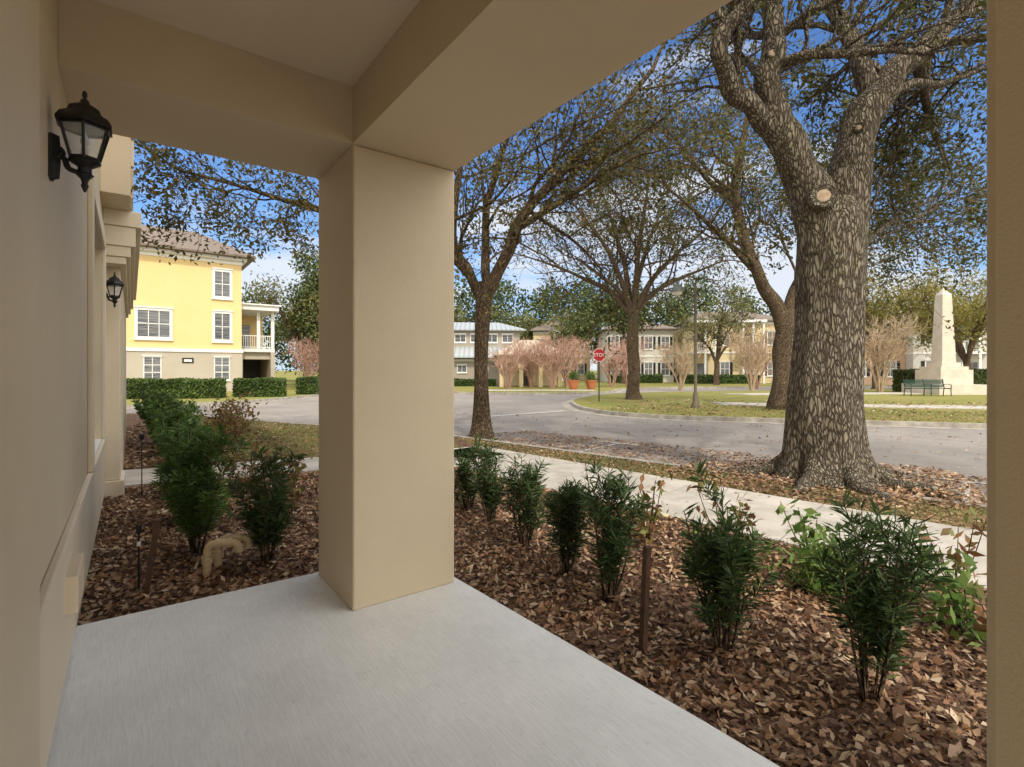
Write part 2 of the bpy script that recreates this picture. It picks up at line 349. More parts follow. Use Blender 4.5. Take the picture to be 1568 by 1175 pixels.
litter('fallen_leaves',[([(-3,13),(8,8),(20,0),(20,9),(6,16),(-6,22)],ZR)],9,.075,z=.01,flat=.9,clump=.7)
litter('fallen_leaves',[(lawn_left,.004)],60,.08,z=.012,zj=.01,flat=.85)
litter('fallen_leaves',[([tuple(n0-u*5),tuple(n0+u*7),tuple(f0+u*7),tuple(f0-u*5)],.03)],14,.05,z=.008,zj=.006,flat=.9,clump=.6)
def blades(name,polys,dens,h):
    Q=[np.column_stack([q:=scatter(p,dens),np.full(len(q),z+h*.35)]) for p,z in polys]
    C=np.vstack(Q); n=len(C); D=rng.normal(size=(n,3))*.45; D[:,2]=1; V,F=leaves(C,h,.009,dirs=D,curl=.1); return fast(name,V,F,[BLADE])
blades('grass',[(lawn_near,0),(lawn_left,0)],750,.05)
blades('grass',[([(3.2,19),(4.9,17.1),(8.3,15.8),(13,14.3),(20,12),(20,16),(7,22)],0)],150,.08)

# ------------------------------------------------------------------ the townhouse with its porch
TH=empty('stucco_townhouse',(0,0,0),A)
s=MB(); s.prism([(-.26,3.66),(1.725,3.62),(1.83,1.17),(1.9,-3),(-.26,-3)],-.1,.10); s.build('porch_slab',[SLAB],TH,.01)
s=MB(); s.box(1.03,1.71,2.92,3.60,.098,2.81); s.build('porch_column',[STUCCO],TH,.012)
s=MB(); s.box(1.03,1.71,-.49,.19,.098,2.81); s.build('porch_column_near',[STUCCO],TH,.012)
s=MB(); s.box(-.249,1.03,2.92,3.60,2.81,3.5); s.box(1.03,1.71,-3,3.60,2.81,3.5); s.build('porch_beams',[STUCCO],TH)
s=MB(); s.box(-.249,1.029,-3,2.919,3.136,3.3); s.build('porch_ceiling',[STUCCO2],TH)
s=MB(); s.box(-.249,1.78,-3,3.67,3.5,3.72); s.build('porch_roof',[STUCCO2],TH)
s=MB()
s.box(-.6,-.25,-5,4.9,-.1,10); s.box(-.6,-.25,4.9,7.0,-.1,.70); s.box(-.6,-.25,4.9,7.0,2.79,10); s.box(-.6,-.25,7.0,16,-.1,10)
s.box(-.25,-.205,-3,1.95,.1,3.13)
s.box(-9,-.6,-5,16,-.1,10)
s.box(-.25,-.09,8.3,16,-.1,2.8)
s.box(-.249,0,6.6,15,3.3,9.9)
s.box(-.3,-.19,3.02,3.4,.40,.57)
s.build('walls',[STUCCO],TH,.006)
s=MB()
s.box(-.25,-.218,1.955,7.58,.70,.76); s.box(-.25,-.235,1.955,7.58,.11,.699)
s.box(-.25,-.10,7.6,8.25,.202,2.7); s.box(-.25,-.06,7.55,8.3,-.1,.2)
for i,(p,z0,z1) in enumerate([(-.04,2.70,2.78),(.0,2.782,2.90),(.045,2.902,3.12),(.10,3.122,3.30)]): s.box(-.249,p,7.3-.02*i,14.8,z0,z1)
s.box(-.25,-.215,4.75,4.9,.762,2.95); s.box(-.25,-.215,4.9,7.0,2.79,2.95); s.box(-.25,-.215,7.0,7.15,.762,2.95)
s.box(-.25,.05,6.5,15.1,9.901,10.2)
for yy in (8.5,11.5): s.box(-.001,.04,yy,yy+.12,4.6,6.6); s.box(-.001,.04,yy+1.2,yy+1.32,4.6,6.6); s.box(-.001,.07,yy-.1,yy+1.42,6.6,6.75)
s.build('trim',[STUCCO2],TH,.008)
s=MB(); s.box(-.46,-.44,4.9,7.0,.76,2.79,0)
for yy in (4.9,5.9,6.92): s.box(-.44,-.39,yy,yy+.08,.76,2.79,1)
for zz in (.76,1.75,2.71): s.box(-.44,-.395,4.98,6.92,zz,zz+.08,1)
s.box(-.599,-.25,4.901,6.999,.70,.762,1)
s.build('window',[GLASS,WHITE],TH)
s=MB(); s.hip(-9.6,.2,-5.5,16.5,10.25,12.5,4.9); s.build('roof',[SHINGLE],TH)

def lantern(bx,by,ztop):
    x,y=hw(bx,by); E=empty('wall_lantern',(x,y,ztop),A)   # local +x points away from the wall
    s=MB(); c=(.105,0,0)
    s.lathe([(.0,0),(.006,-.004),(.009,-.02),(.005,-.032),(.014,-.04),(.016,-.05),(.022,-.056),(.03,-.062)],12,c)
    s.lathe([(.03,-.060),(.052,-.075),(.060,-.095),(.085,-.112),(.098,-.135),(.098,-.145),(.088,-.148)],6,c,ph=.52)
    s.lathe([(.05,-.273),(.052,-.285),(.036,-.295),(.022,-.305),(.022,-.325),(.03,-.333),(.014,-.35),(.009,-.365),(.013,-.375),(.004,-.40)],10,c)
    for i in range(6):
        a=.52+i*math.pi/3
        s.tube([(c[0]+.083*math.cos(a),.083*math.sin(a),-.146),(c[0]+.048*math.cos(a),.048*math.sin(a),-.276)],[.0055,.0055],6)
        a2=a+math.pi/3
        for r_,z_ in ((.083,-.152),(.049,-.272)):
            s.tube([(c[0]+r_*math.cos(a),r_*math.sin(a),z_),(c[0]+r_*math.cos(a2),r_*math.sin(a2),z_)],[.0055,.0055],5)
    s.lathe([(.0,-.375),(.024,-.365),(.028,-.30),(.028,-.25),(.024,-.20),(.0,-.19)],4,(.006,0,0)) 
    s.box(-.0,.012,-.032,.032,-.37,-.205)
    s.tube([(.01,0,-.30),(.03,0,-.275),(.045,0,-.285),(.055,0,-.315),(.08,0,-.325),(.105,0,-.318)],[.011,.010,.010,.010,.010,.011],8,0,4)
    s.tube([(.01,0,-.25),(.03,0,-.245),(.042,0,-.262),(.036,0,-.28)],[.008,.008,.007,.005],8,0,4)
    s.build('frame',[BLACK],E,smooth=True)
    q=MB(); q.lathe([(.079,-.15),(.045,-.274)],6,c,ph=.52); q.build('glass',[LGLASS],E)
    q=MB(); q.lathe([(.012,-.275),(.012,-.225),(.009,-.222)],10,c); q.lathe([(.007,-.222),(.016,-.205),(.012,-.185),(.002,-.165)],10,c); q.build('bulb',[WHITE],E,smooth=True)
lantern(-.25,2.62,2.60); lantern(-.25,7.28,2.60); 

# ------------------------------------------------------------------ generic windows / buildings (front face at y=0 facing -y)
def win(s,x0,x1,z0,z1,y=0,f=1,gl=2,nx=2,nz=2,fw=.12,d=.06,sgn=-1):
    def B(a,b_,da,db,c,e,m_): 
        ya,yb=y+sgn*da,y+sgn*db; s.box(a,b_,min(ya,yb),max(ya,yb),c,e,m_)
    B(x0,x1,-.02,.012,z0,z1,gl)
    B(x0-fw,x0,-.02,d,z0-fw,z1+fw,f); B(x1,x1+fw,-.02,d,z0-fw,z1+fw,f)
    B(x0,x1,-.02,d,z1,z1+fw,f); B(x0,x1,-.02,d,z0-fw,z0,f)
    B(x0-fw-.04,x1+fw+.04,.0,d+.06,z1+fw+.002,z1+fw+.08,f); B(x0-fw-.04,x1+fw+.04,.0,d+.05,z0-fw-.08,z0-fw-.002,f)
    for i in range(1,nx): xx=x0+(x1-x0)*i/nx; B(xx-.02,xx+.02,.012,.04,z0,z1,f)
    for i in range(1,nz): zz=z0+(z1-z0)*i/nz; B(x0,x1,.012,.035,zz-.025,zz+.025,f)
def rail(s,x0,x1,y,z,h=1.0,m_=1,step=.14):
    s.box(x0,x1,y-.03,y+.03,z+h-.06,z+h,m_); s.box(x0,x1,y-.025,y+.025,z+.08,z+.13,m_)
    n=int((x1-x0)/step)
    for i in range(n+1): xx=x0+(x1-x0)*i/n; s.box(xx-.015,xx+.015,y-.015,y+.015,z+.13,z+h-.06,m_)

YB=empty('yellow_apartment_building',(*hw(0,40.5),0),A)
s=MB()
s.box(-16,6.3,0,12,2.92,8.9,0); s.box(-16.04,6.34,-.05,12.05,-.1,2.7,3); s.box(-16.1,6.4,-.12,12.1,2.702,2.915,1)
s.box(-16.05,6.35,-.06,12.06,8.9,9.15,1); s.box(-16.3,6.6,-.35,12.3,9.152,9.35,1)
for (a,b_,c,d_) in [(.35,2.05,3.65,5.35),(4.65,5.55,3.6,5.4),(4.65,5.55,6.6,8.3),(-4,-2.3,3.65,5.35),(-4,-2.3,6.6,8.3)]:
    win(s,a,b_,c,d_,0,1,2,3 if b_-a>1.2 else 2,2,.16,.07)
for (a,b_) in [(.7,1.55),(4.65,5.5),(-3.8,-2.8)]: win(s,a,b_,.85,2.3,-.05,1,2,2,3,.06,.05)
s.box(2.75,3.4,-.08,-.05,1.95,2.3,4); s.box(2.85,3.3,-.09,-.081,2.04,2.2,1)
s.build('walls',[YELLOW,WHITE,GLASS,BEIGE,BLACK],YB)
s=MB(); s.hip(-16.8,7.1,-.8,12.8,9.48,12.2,3.0); s.build('roof',[SHINGLE],YB)
s=MB()
s.box(6.36,8.9,2,8,2.85,3.1,1); s.box(6.36,9.05,1.3,8.2,5.95,6.3,1); s.box(6.36,9.2,1.15,8.35,6.302,6.4,1)
for xx in (6.4,7.65,8.65): s.box(xx,xx+.22,2,2.22,3.1,5.95,1)
rail(s,6.6,8.7,2.08,3.1,1.0)
s.box(8.62,8.9,2,8,-.1,2.85,3); s.box(6.36,6.7,2,8,-.1,2.85,3); s.box(6.7,8.62,2.3,8,2.3,2.85,3)
s.box(6.36,8.9,6.5,7.9,3.1,5.95,0); s.box(6.7,8.62,5.9,6.0,-.1,2.3,5)
s.box(7.0,7.9,6.45,6.5,3.1,5.2,2)
s.build('balcony',[YELLOW,WHITE,GLASS,BEIGE,BLACK,DARK],YB)

CB=empty('community_building',(-4.5,48,0),.06)
s=MB()
s.box(-10,5,0,11,-.1,2.5,0); s.box(-6.2,5.4,2.2,8.5,3.2,5.35,0); s.box(-10.02,5.02,-.04,11.04,2.3,2.52,1)
for i in range(7): win(s,-5.6+i*1.55,-4.6+i*1.55,4.25,4.95,2.2,1,2,2,1,.06,.04)
for i in range(4): win(s,-4.6+i*2.0,-3.8+i*2.0,1.3,1.9,0,1,2,2,1,.06,.04)
s.build('walls',[GREY,WHITE,GLASS],CB)
s=MB(); s.hip(-10.8,5.8,-.8,11.8,2.72,4.9,5.0); s.hip(-6.8,6.0,1.6,9.1,5.46,6.45,2.6); s.build('roof',[METAL],CB)
s=MB()
def arcade(s,x0,n,w,p,y0,y1,zs,zt,m_=0):
    for i in range(n+1): s.box(x0+i*(w+p),x0+i*(w+p)+p,y0,y1,-.1,zs,m_)
    s.box(x0,x0+n*(w+p)+p,y0,y1,zs+w/2+.02,zt,m_)
    for i in range(n):
        cx=x0+p+i*(w+p)+w/2; R=w/2
        for sg in (-1,1):
            V=[];K_=8
            for k in range(K_+1):
                a=math.pi/2*k/K_; xx=cx+sg*R*math.cos(a); zz=zs+R*math.sin(a)
                V+=[(xx,y0,zz),(xx,y0,zs+R+.02),(xx,y1,zz),(xx,y1,zs+R+.02)]
            F=[]
            for k in range(K_): o=4*k; F+=[(o,o+4,o+5,o+1),(o+2,o+3,o+7,o+6),(o,o+2,o+6,o+4)]
            s.add(V,F,m_)
    for i in range(n+1): s.box(x0+i*(w+p),x0+i*(w+p)+p,y0,y1,zs,zs+w/2+.02,m_)
arcade(s,3.2,3,1.35,.35,-4,-3.6,1.5,2.7); s.box(3.3,8.6,-.3,0,-.1,2.6,0)
s.box(5.2,6.2,-.34,-.3,0,2.1,1)
s.build('arcade',[CREAM,DARK],CB)
s=MB(); s.hip(2.7,9.2,-4.6,.6,2.85,4.2,2.5); s.build('arcade_roof',[simple('tan_metal_roof',(.42,.35,.27),None,2,.6)],CB)

def townhouse(name,x,y,rot,w,dep,h,wall,bays,floors,balc=None,roofh=2.2,base=None):
    E=empty(name,(x,y,0),rot); s=MB(); s.box(0,w,0,dep,-.1,h,0)
    s.box(-.06,w+.06,-.06,dep+.06,h-.3,h-.002,1); fh=h/floors
    for f in range(1,floors): s.box(-.03,w+.03,-.05,dep+.03,f*fh-.1,f*fh+.08,1)
    bw=w/bays
    for f in range(floors):
        for i in range(bays):
            cx=(i+.5)*bw
            if balc and i in balc: continue
            win(s,cx-.45,cx+.45,f*fh+.9,f*fh+2.3,0,1,2,2,2,.1,.05)
            s.box(cx-.85,cx-.58,-.05,0,f*fh+.85,f*fh+2.35,3); s.box(cx+.58,cx+.85,-.05,0,f*fh+.85,f*fh+2.35,3)
    if balc:
        for i in balc:
            a,b_=i*bw+.1,(i+1)*bw-.1
            for f in range(floors):
                z=f*fh; s.box(a+.5,b_-.5,-.02,-.001,z,z+2.2,2)
                if f: s.box(a,b_,-1.7,-.06,z-.15,z+.1,1); rail(s,a+.1,b_-.1,-1.6,z+.1,.95,1,.2)
                for xx in (a,(a+b_)/2-.1,b_-.2): s.box(xx,xx+.2,-1.68,-1.48,z+.1 if f else -.1,(f+1)*fh-.15,1)
            s.box(a-.15,b_+.15,-1.9,-.061,h-.2,h+.05,1)
    s.build('walls',[wall,WHITE,GLASS,BLACK],E)
    s=MB(); s.hip(-.5,w+.5,-.6,dep+.6,h+.16,h+roofh,3.0); s.build('roof',[SHINGLE],E); return E
townhouse('cream_townhouse',20.2,58,-.1,10.2,10,6.9,CREAM,4,2,(0,2),1.7)
townhouse('pale_townhouse',11.5,62,-.05,8.0,10,6.3,PALE,4,2,None,1.6)
townhouse('pink_townhouse',31.0,52,-.2,8,9,4.6,PINK,3,1,None,1.6)
townhouse('white_townhouse',38.5,49,-.25,12,9,6.2,PALE,4,2,(1,),1.6)
townhouse('cream_townhouse',3.0,72,0,8,10,6.9,CREAM,3,2,(1,),2)

# ------------------------------------------------------------------ trees
class Tree:
    def __init__(s,keep=.72): s.V=[];s.F=[];s.n=0;s.anc=[];s.keep=keep
    def tube(s,pts,rads,sides,wob=None):
        V,F=tube_vf(pts,rads,sides,s.n,wob); s.V.append(V); s.F.append(F); s.n+=len(V)
    def grow(s,p,d,L,r,lvl,P):
        n=4 if lvl>=P['max'] else 5; pts=[p]; d=d/np.linalg.norm(d); ds=[d]
        for i in range(n-1):
            d=d+rng.normal(size=3)*P['wander']+np.array([0,0,P['trop']]); d=d/np.linalg.norm(d)
            pts.append(pts[-1]+d*L/(n-1)); ds.append(d)
        rad=np.linspace(r,r*.4,n); s.tube(pts,rad,max(3,7-lvl))
        if lvl>=P['max']:
            if rng.random()<s.keep: s.anc+=pts[2:]
            return
        for k in range(P['n'][lvl]):
            t=.25+.75*(k+rng.random())/P['n'][lvl]; i=min(int(t*(n-1)),n-2); f=t*(n-1)-i
            q=pts[i]*(1-f)+pts[i+1]*f
            c=unit(np.cross(ds[i],rng.normal(size=3))); ang=math.radians(rng.uniform(25,60))
            s.grow(q,ds[i]*math.cos(ang)+c*math.sin(ang),L*rng.uniform(.5,.75),max(r*.5*(1-.4*t),P['rmin']),lvl+1,P)
    def limb(s,ctrl,sides,spawn=0,tmin=.3,L=2,P=None,wob=None,up=.3):
        q=catmull(ctrl,4); pts=q[:,:3].copy(); rad=np.maximum(q[:,3],.008)
        if wob is None:
            ph=rng.random(4)*6; k_=np.arange(len(pts))
            j=np.minimum(rad,.12)[:,None]*.2*np.stack([np.sin(k_*1.0+ph[0]),np.sin(k_*.8+ph[1]),np.sin(k_*1.1+ph[2])],1); j[0]=0; pts+=j
            wob=lambda n,a: 1+.06*np.sin(np.arange(n)[:,None]*.8+ph[0]+2*a[None])+.04*np.sin(np.arange(n)[:,None]*1.4+ph[1]-3*a[None])
        s.tube(pts,rad,sides,wob)
        n=len(pts)
        for k in range(spawn):
            t=tmin+(1-tmin)*(k+rng.random())/spawn; i=min(int(t*(n-1)),n-2); q0=pts[i]; T=unit(pts[i+1]-pts[i])
            c=unit(np.cross(T,rng.normal(size=3))); ang=math.radians(rng.uniform(40,80))
            s.grow(q0,T*math.cos(ang)+c*math.sin(ang)+np.array([0,0,up]),L*rng.uniform(.7,1.2),max(min(rad[i]*.45,.07),P['rmin']*2),1,P)
        if spawn: s.grow(pts[-1],unit(pts[-1]-pts[-3]),L*.8,rad[-1],1,P)
    def build(s,name,origin,bark,leaf,nl,ll,lw,spread,smooth=True):
        o=np.array(origin,float); E=empty(name,origin)
        fast('trunk_and_limbs',np.vstack(s.V)-o,np.vstack(s.F),[bark],E,smooth=smooth)
        if leaf and s.anc:
            a=np.array(s.anc); C=np.repeat(a,nl,0)+rng.normal(size=(len(a)*nl,3))*spread-o
            V,F=leaves(C,ll,lw); fast('foliage',V,F,[leaf],E)
        print(name,len(s.V),len(s.anc)); return E
PO=dict(max=3,n={1:5,2:4},wander=.24,trop=.02,rmin=.005)
T=Tree(.8)
def flare(n,a):
    z=np.linspace(0,1,n)[:,None]; k=np.exp(-z*9)
    return 1+k*(.34*np.cos(5*a[None]+.6)+.16*np.cos(3*a[None]+2)+.22)+.035*np.sin(7*a[None]+z*9)+.03*np.sin(4*a[None]-z*14)
T.limb([(4.31,7.0,-.12,.60),(4.30,7,.12,.54),(4.29,7,.45,.485),(4.28,7,1.2,.44),(4.35,7,2.1,.40),(4.37,7,3.0,.41),(4.36,7,3.5,.40),(4.36,7,3.8,.30)],48,0,P=PO,wob=flare)
T.limb([(4.26,7,3.1,.30),(4.08,6.95,3.89,.27),(3.77,6.9,4.43,.23),(3.54,6.85,4.87,.20),(3.41,6.8,5.32,.16),(3.47,6.8,5.77,.15),(3.54,6.9,6.3,.13),(3.4,7.2,7.2,.1),(3.2,7.5,8.5,.06)],20,10,.4,2.0,PO)
T.limb([(3.6,6.87,4.7,.15),(3.2,6.8,4.95,.13),(2.92,6.7,5.19,.12),(2.68,6.6,5.5,.11),(2.74,6.5,5.86,.10),(3.0,6.4,6.3,.08),(2.6,6.2,7.2,.06),(2.0,6,8,.03)],16,8,.5,1.8,PO)
T.limb([(4.45,7,3.1,.32),(4.62,7.05,4.0,.28),(4.80,7.1,4.79,.245),(5.12,7.2,5.3,.22),(5.5,7.3,5.77,.18),(6.0,7.4,6.2,.15),(6.8,7.6,6.9,.11),(8,8,7.8,.06)],20,13,.45,2.0,PO)
T.limb([(5.1,7.2,5.2,.16),(5.05,7.4,5.98,.13),(4.9,7.8,7,.1),(4.7,8.3,8.3,.05)],14,9,.35,2.0,PO)
T.limb([(4.6,7.15,3.0,.08),(5.1,7.6,3.25,.06),(5.8,8.3,3.6,.045),(6.8,9,4.2,.035),(7.9,9.5,4.7,.015)],8,12,.35,1.5,PO)
T.limb([(5.9,7.4,6.1,.10),(6.6,8.2,6.0,.07),(7.6,9.2,5.8,.05),(8.8,10.2,5.4,.02)],8,13,.25,1.8,PO,up=-.1)
for a in (.3,1.4,2.7,3.9,4.7,5.6):
    c,s_=math.cos(a),math.sin(a); T.limb([(4.3+.34*c,7+.34*s_,.35,.16),(4.3+.58*c,7+.58*s_,.10,.13),(4.3+.9*c,7+.9*s_,.02,.09),(4.3+1.4*c,7+1.4*s_,-.04,.05)],10,0,P=PO)
BO=T.build('oak_tree',(4.31,7,0),BARK,OAKLEAF,13,.095,.042,.10)
def knot(x,y,z,rr,dx,dy,par,o):
    s=MB(); s.lathe([(rr*1.3,-.10),(rr*1.3,0),(rr*1.15,.03),(rr*.95,.02)],20,m=0); s.lathe([(rr*.97,-.03),(rr*.9,.018),(.001,.024)],20,m=1)
    ob=s.build('pruning_scar',[BARK,CUTWOOD],par,smooth=True); ob.location=(x-o[0],y-o[1],z-o[2])
    ob.rotation_euler=Vector((dx,dy,.12)).to_track_quat('Z','Y').to_euler()
knot(4.05,6.64,3.76,.135,-.35,-1,BO,(4.31,7,0)); knot(3.38,6.66,5.62,.06,-.1,-1,BO,(4.31,7,0)); knot(4.66,6.86,4.75,.05,-.6,-1,BO,(4.31,7,0)); knot(3.3,6.72,4.95,.05,-.6,-1,BO,(4.31,7,0))
T=Tree(.82)
P1=dict(max=3,n={1:5,2:4},wander=.24,trop=.0,rmin=.006)
T.limb([(-.72,12.2,-.1,.32),(-.72,12.2,.2,.23),(-.73,12.2,1.0,.18),(-.74,12.2,1.9,.165),(-.68,12.2,3.2,.18),(-.66,12.2,3.6,.15)],20,0,P=P1,wob=lambda n,a:1+.05*np.sin(np.arange(n)[:,None]*.5+2*a[None])+.03*np.sin(5*a[None]+np.arange(n)[:,None]*.3))
T.limb([(-.7,12.2,3.1,.13),(-1.0,12.1,3.8,.11),(-1.35,12,4.4,.10),(-1.3,11.8,5.6,.08),(-1.0,11.6,7,.05)],10,9,.3,2,P1)
T.limb([(-.66,12.2,3.2,.15),(-.2,12.3,4.1,.15),(.1,12.3,4.9,.14),(.72,12.4,5.8,.12),(1.5,12.5,6.6,.10),(2.6,12.6,7.8,.08),(3.5,12.7,9,.05)],12,15,.3,2.4,P1)
T.limb([(-.6,12.2,3.6,.11),(-.66,12.4,4.9,.10),(-.5,12.6,6.0,.08),(-.1,12.8,7.4,.05)],10,9,.3,2.2,P1)
T.limb([(-.9,12.1,3.6,.10),(-1.6,12,4.3,.1),(-2.9,11.9,4.8,.085),(-4.6,11.7,5.2,.065),(-6.0,11.5,5.6,.045),(-7.3,11.3,5.9,.03)],10,13,.45,1.4,P1,up=-.15)
T.limb([(.1,12.3,4.9,.10),(.9,12.0,5.3,.08),(1.9,11.8,5.9,.06),(2.9,11.6,6.4,.03)],8,8,.4,1.6,P1)
T.build('oak_tree',(-.72,12.2,0),BARK2,OAKLEAF2,10,.11,.052,.12)
T=Tree(.65); P2=dict(max=3,n={1:5,2:4},wander=.2,trop=.03,rmin=.012)
T.limb([(6.18,26,-.1,.5),(6.18,26,.3,.36),(6.2,26,1.5,.30),(6.15,26,3.6,.28),(6.15,26,4.8,.26)],16,0,P=P2)
for (dx,dy,dz,l) in [(-4.6,.8,2.6,4),(-3.0,-1.5,4.6,4),(-1.2,1.5,6.2,4),(.6,-1,6.4,4),(1.8,1.6,5.2,4),(3.4,-.6,3.8,4),(4.4,1,2.4,4),(-2.4,2.5,3,4)]:
    b0=(6.15,26,4.2,.16); T.limb([b0,(6.15+dx*.25,26+dy*.3,4.6+dz*.35,.13),(6.15+dx*.6,26+dy*.7,4.6+dz*.7,.09),(6.15+dx,26+dy,4.6+dz,.05)],8,8,.3,2.6,P2)
T.build('oak_tree',(6.18,26,0),BARK2,OAKLEAF,4,.18,.08,.2)
T=Tree(.8); P3=dict(max=3,n={1:5,2:4},wander=.22,trop=.02,rmin=.009)
T.limb([(10.3,19.5,-.1,.6),(10.3,19.5,.3,.46),(10.42,19.5,1.8,.40),(10.5,19.5,3.1,.40),(10.45,19.5,3.7,.30)],18,0,P=P3)
T.limb([(10.4,19.5,2.9,.30),(10.0,19.4,4.0,.26),(9.38,19.3,4.9,.23),(8.7,19.1,6.4,.19),(8.3,19,8.1,.16),(8.6,19,10,.12),(8.9,19,12,.06)],12,13,.35,3,P3)
T.limb([(10.5,19.5,3.2,.28),(10.8,19.7,4.2,.24),(11.6,19.9,5.6,.2),(12.6,20,7.4,.15),(13.2,20,9.8,.08)],12,12,.3,3,P3)
T.limb([(9.2,19.3,5.2,.12),(7.9,18.9,6.3,.1),(6.6,18.4,7.2,.07),(5.4,18,8,.04)],8,9,.3,2.5,P3)
T.limb([(8.4,19,7.6,.12),(7.4,19.4,8.8,.09),(6.4,19.6,10.2,.05)],8,8,.3,2.6,P3)
T.limb([(11.4,19.8,5.2,.12),(13.2,20.5,6.2,.1),(15.2,21,7.4,.07),(17.2,21.5,8.0,.04)],8,10,.3,2.8,P3)
T.build('oak_tree',(10.3,19.5,0),BARK2,OAKLEAF,9,.16,.072,.19)
def small_oak(x,y,h,r,leaf,nl,ls,spread,name='oak_tree'):
    T=Tree(.85); Pq=dict(max=2,n={1:6,2:5},wander=.22,trop=.04,rmin=.012); hf=h*.3
    T.limb([(x,y,-.1,r*1.5),(x,y,.3,r*1.1),(x+.05,y,hf*.6,r),(x,y,hf,r*.9)],10,0,P=Pq)
    for k in range(7):
        a=k*.9+rng.random(); rr=h*.42*(.6+.5*rng.random()); c,s_=math.cos(a),math.sin(a); zz=h*(.6+.35*rng.random())
        T.limb([(x,y,hf*.85,r*.6),(x+c*rr*.3,y+s_*rr*.3,hf+(zz-hf)*.4,r*.45),(x+c*rr*.7,y+s_*rr*.7,hf+(zz-hf)*.75,r*.3),(x+c*rr,y+s_*rr,zz,r*.12)],7,7,.35,h*.2,Pq)
    return T.build(name,(x,y,0),BARK2,leaf,nl,ls,ls*.5,spread)
small_oak(33.4,37.5,7.6,.24,SPRING,9,.22,.38); small_oak(29.2,41,8.6,.24,SPRING,8,.24,.4); small_oak(36.5,43,8.6,.3,SPRING,9,.26,.4)
small_oak(-19.0,47,9,.25,OLIVE,10,.28,.45); small_oak(-15.5,50,9,.25,OLIVE,9,.28,.5); small_oak(-13.5,41,6.0,.14,OLIVE,3,.2,.4)
small_oak(38,60,10,.3,OLIVE,10,.3,.5); small_oak(20,50,8.5,.25,OLIVE,6,.25,.4)
def myrtle(h,w,stems):
    T=Tree(); Pm=dict(max=3,n={1:4,2:5},wander=.13,trop=.10,rmin=.013)
    for k in range(stems):
        a=k*6.28/stems+rng.random()*.6; c,s_=math.cos(a)*w,math.sin(a)*w
        T.limb([(c*.06,s_*.06,-.1,.06),(c*.25,s_*.25,h*.25,.05),(c*.6,s_*.6,h*.5,.035),(c*.95,s_*.95,h*.72,.02)],6,6,.3,h*.28,Pm,up=.5)
    return T
mv=[]
for i,(h,w,st) in enumerate([(3.6,1.5,6),(4.2,1.3,7)]):
    T=myrtle(h,w,st); mv.append((np.vstack(T.V),np.vstack(T.F)))
msh={}
def put_myrtle(x,y,i,sc,rot,mt):
    E=empty('crape_myrtle_tree',(x,y,0),rot); E.scale=(sc,sc,sc)
    key=(i,mt.name)
    if key not in msh: msh[key]=fast('stems',mv[i][0],mv[i][1],[mt],E,smooth=True)
    else: inst('stems',msh[key],E)
for x,y,i,sc,rot,mt in [(-.3,40,0,.9,0,MYRTLE),(1.6,42,1,.95,1,MYRTLE),(3.2,40.5,0,1.05,2,MYRTLE),(4.6,43,1,1,3,MYRTLE),(8.6,44,0,1,1.5,MYRTLE),(10.6,47,1,1,.4,MYRTLE),
    (13.2,40,0,1.0,2.2,MYRTLE2),(17.6,37.5,1,1.05,.2,MYRTLE2),(20.6,43,0,1.05,4,MYRTLE),(24.5,34,1,1.15,.8,MYRTLE2),(22,40,0,1,5,MYRTLE2),(-15.5,39.0,1,.9,1,MYRTLE)]:
    put_myrtle(x,y,i,sc,rot,mt)

def mass(name,lobes,n,ls,mt,trunks=()):
    L=np.array(lobes,float); w=(L[:,3]*L[:,4]*L[:,5])**(2/3); w/=w.sum()
    idx=rng.choice(len(L),n,p=w); d=unit(rng.normal(size=(n,3))); rr=(rng.random(n)**.35)[:,None]*(1+.12*rng.normal(size=(n,1)))
    C=L[idx,:3]+d*rr*L[idx,3:6]; C[:,2]=np.maximum(C[:,2],.2)
    o=L[:,:3].mean(0)*np.array([1,1,0]); E=empty(name,tuple(o)); V,F=leaves(C-o,ls,ls*.6); fast('foliage',V,F,[mt],E)
    if trunks:
        T=Tree()
        for x,y,h in trunks: T.tube(np.array([(x,y,-.1),(x+.1,y,h*.5),(x,y,h)])-o,[.3,.22,.12],8)
        fast('trunks',np.vstack(T.V),np.vstack(T.F),[BARK2],E,smooth=True)
def lobes_line(x0,x1,y0,y1,n,h0,h1,r0,r1):
    out=[]
    for k in range(n):
        x=x0+(x1-x0)*(k+rng.random())/n;y=rng.uniform(y0,y1);h=rng.uniform(h0,h1)
        for j in range(5):
            r=rng.uniform(r0,r1); out.append((x+rng.normal()*2,y+rng.normal(),h*rng.uniform(.35,1)-r*.3,r,r,r*.75))
    return out
mass('distant_trees',lobes_line(-60,-8,62,75,26,7,13,1.6,3),20000,.48,DARKLEAF)
mass('distant_trees',lobes_line(-8,38,76,84,30,11,17,1.8,3.4),26000,.54,DARKLEAF)
mass('distant_trees',lobes_line(30,100,66,84,26,7,12,1.8,3.2),14000,.58,OLIVE)
mass('distant_trees',lobes_line(-20,18,66,74,14,8,13,1.6,2.6),14000,.42,OLIVE)
mass('dark_oak_tree',[(-16.8+rng.normal()*1.6,46+rng.normal()*1.2,z,1.7,1.7,1.3) for z in np.linspace(2.5,10,13)],9000,.30,DARKLEAF,[(-16.8,46,7)])
mass('dark_oak_tree',[(-20.5+rng.normal()*1.2,56+rng.normal()*1.2,z,2,2,1.6) for z in np.linspace(4,13,10)],7000,.34,DARKLEAF,[(-20.5,56,9)])
mass('dark_oak_tree',[(12+rng.normal()*3,55+rng.normal()*1.2,z,2,2,1.5) for z in np.linspace(6,9,10)],7000,.34,DARKLEAF,[(12,55,7)])

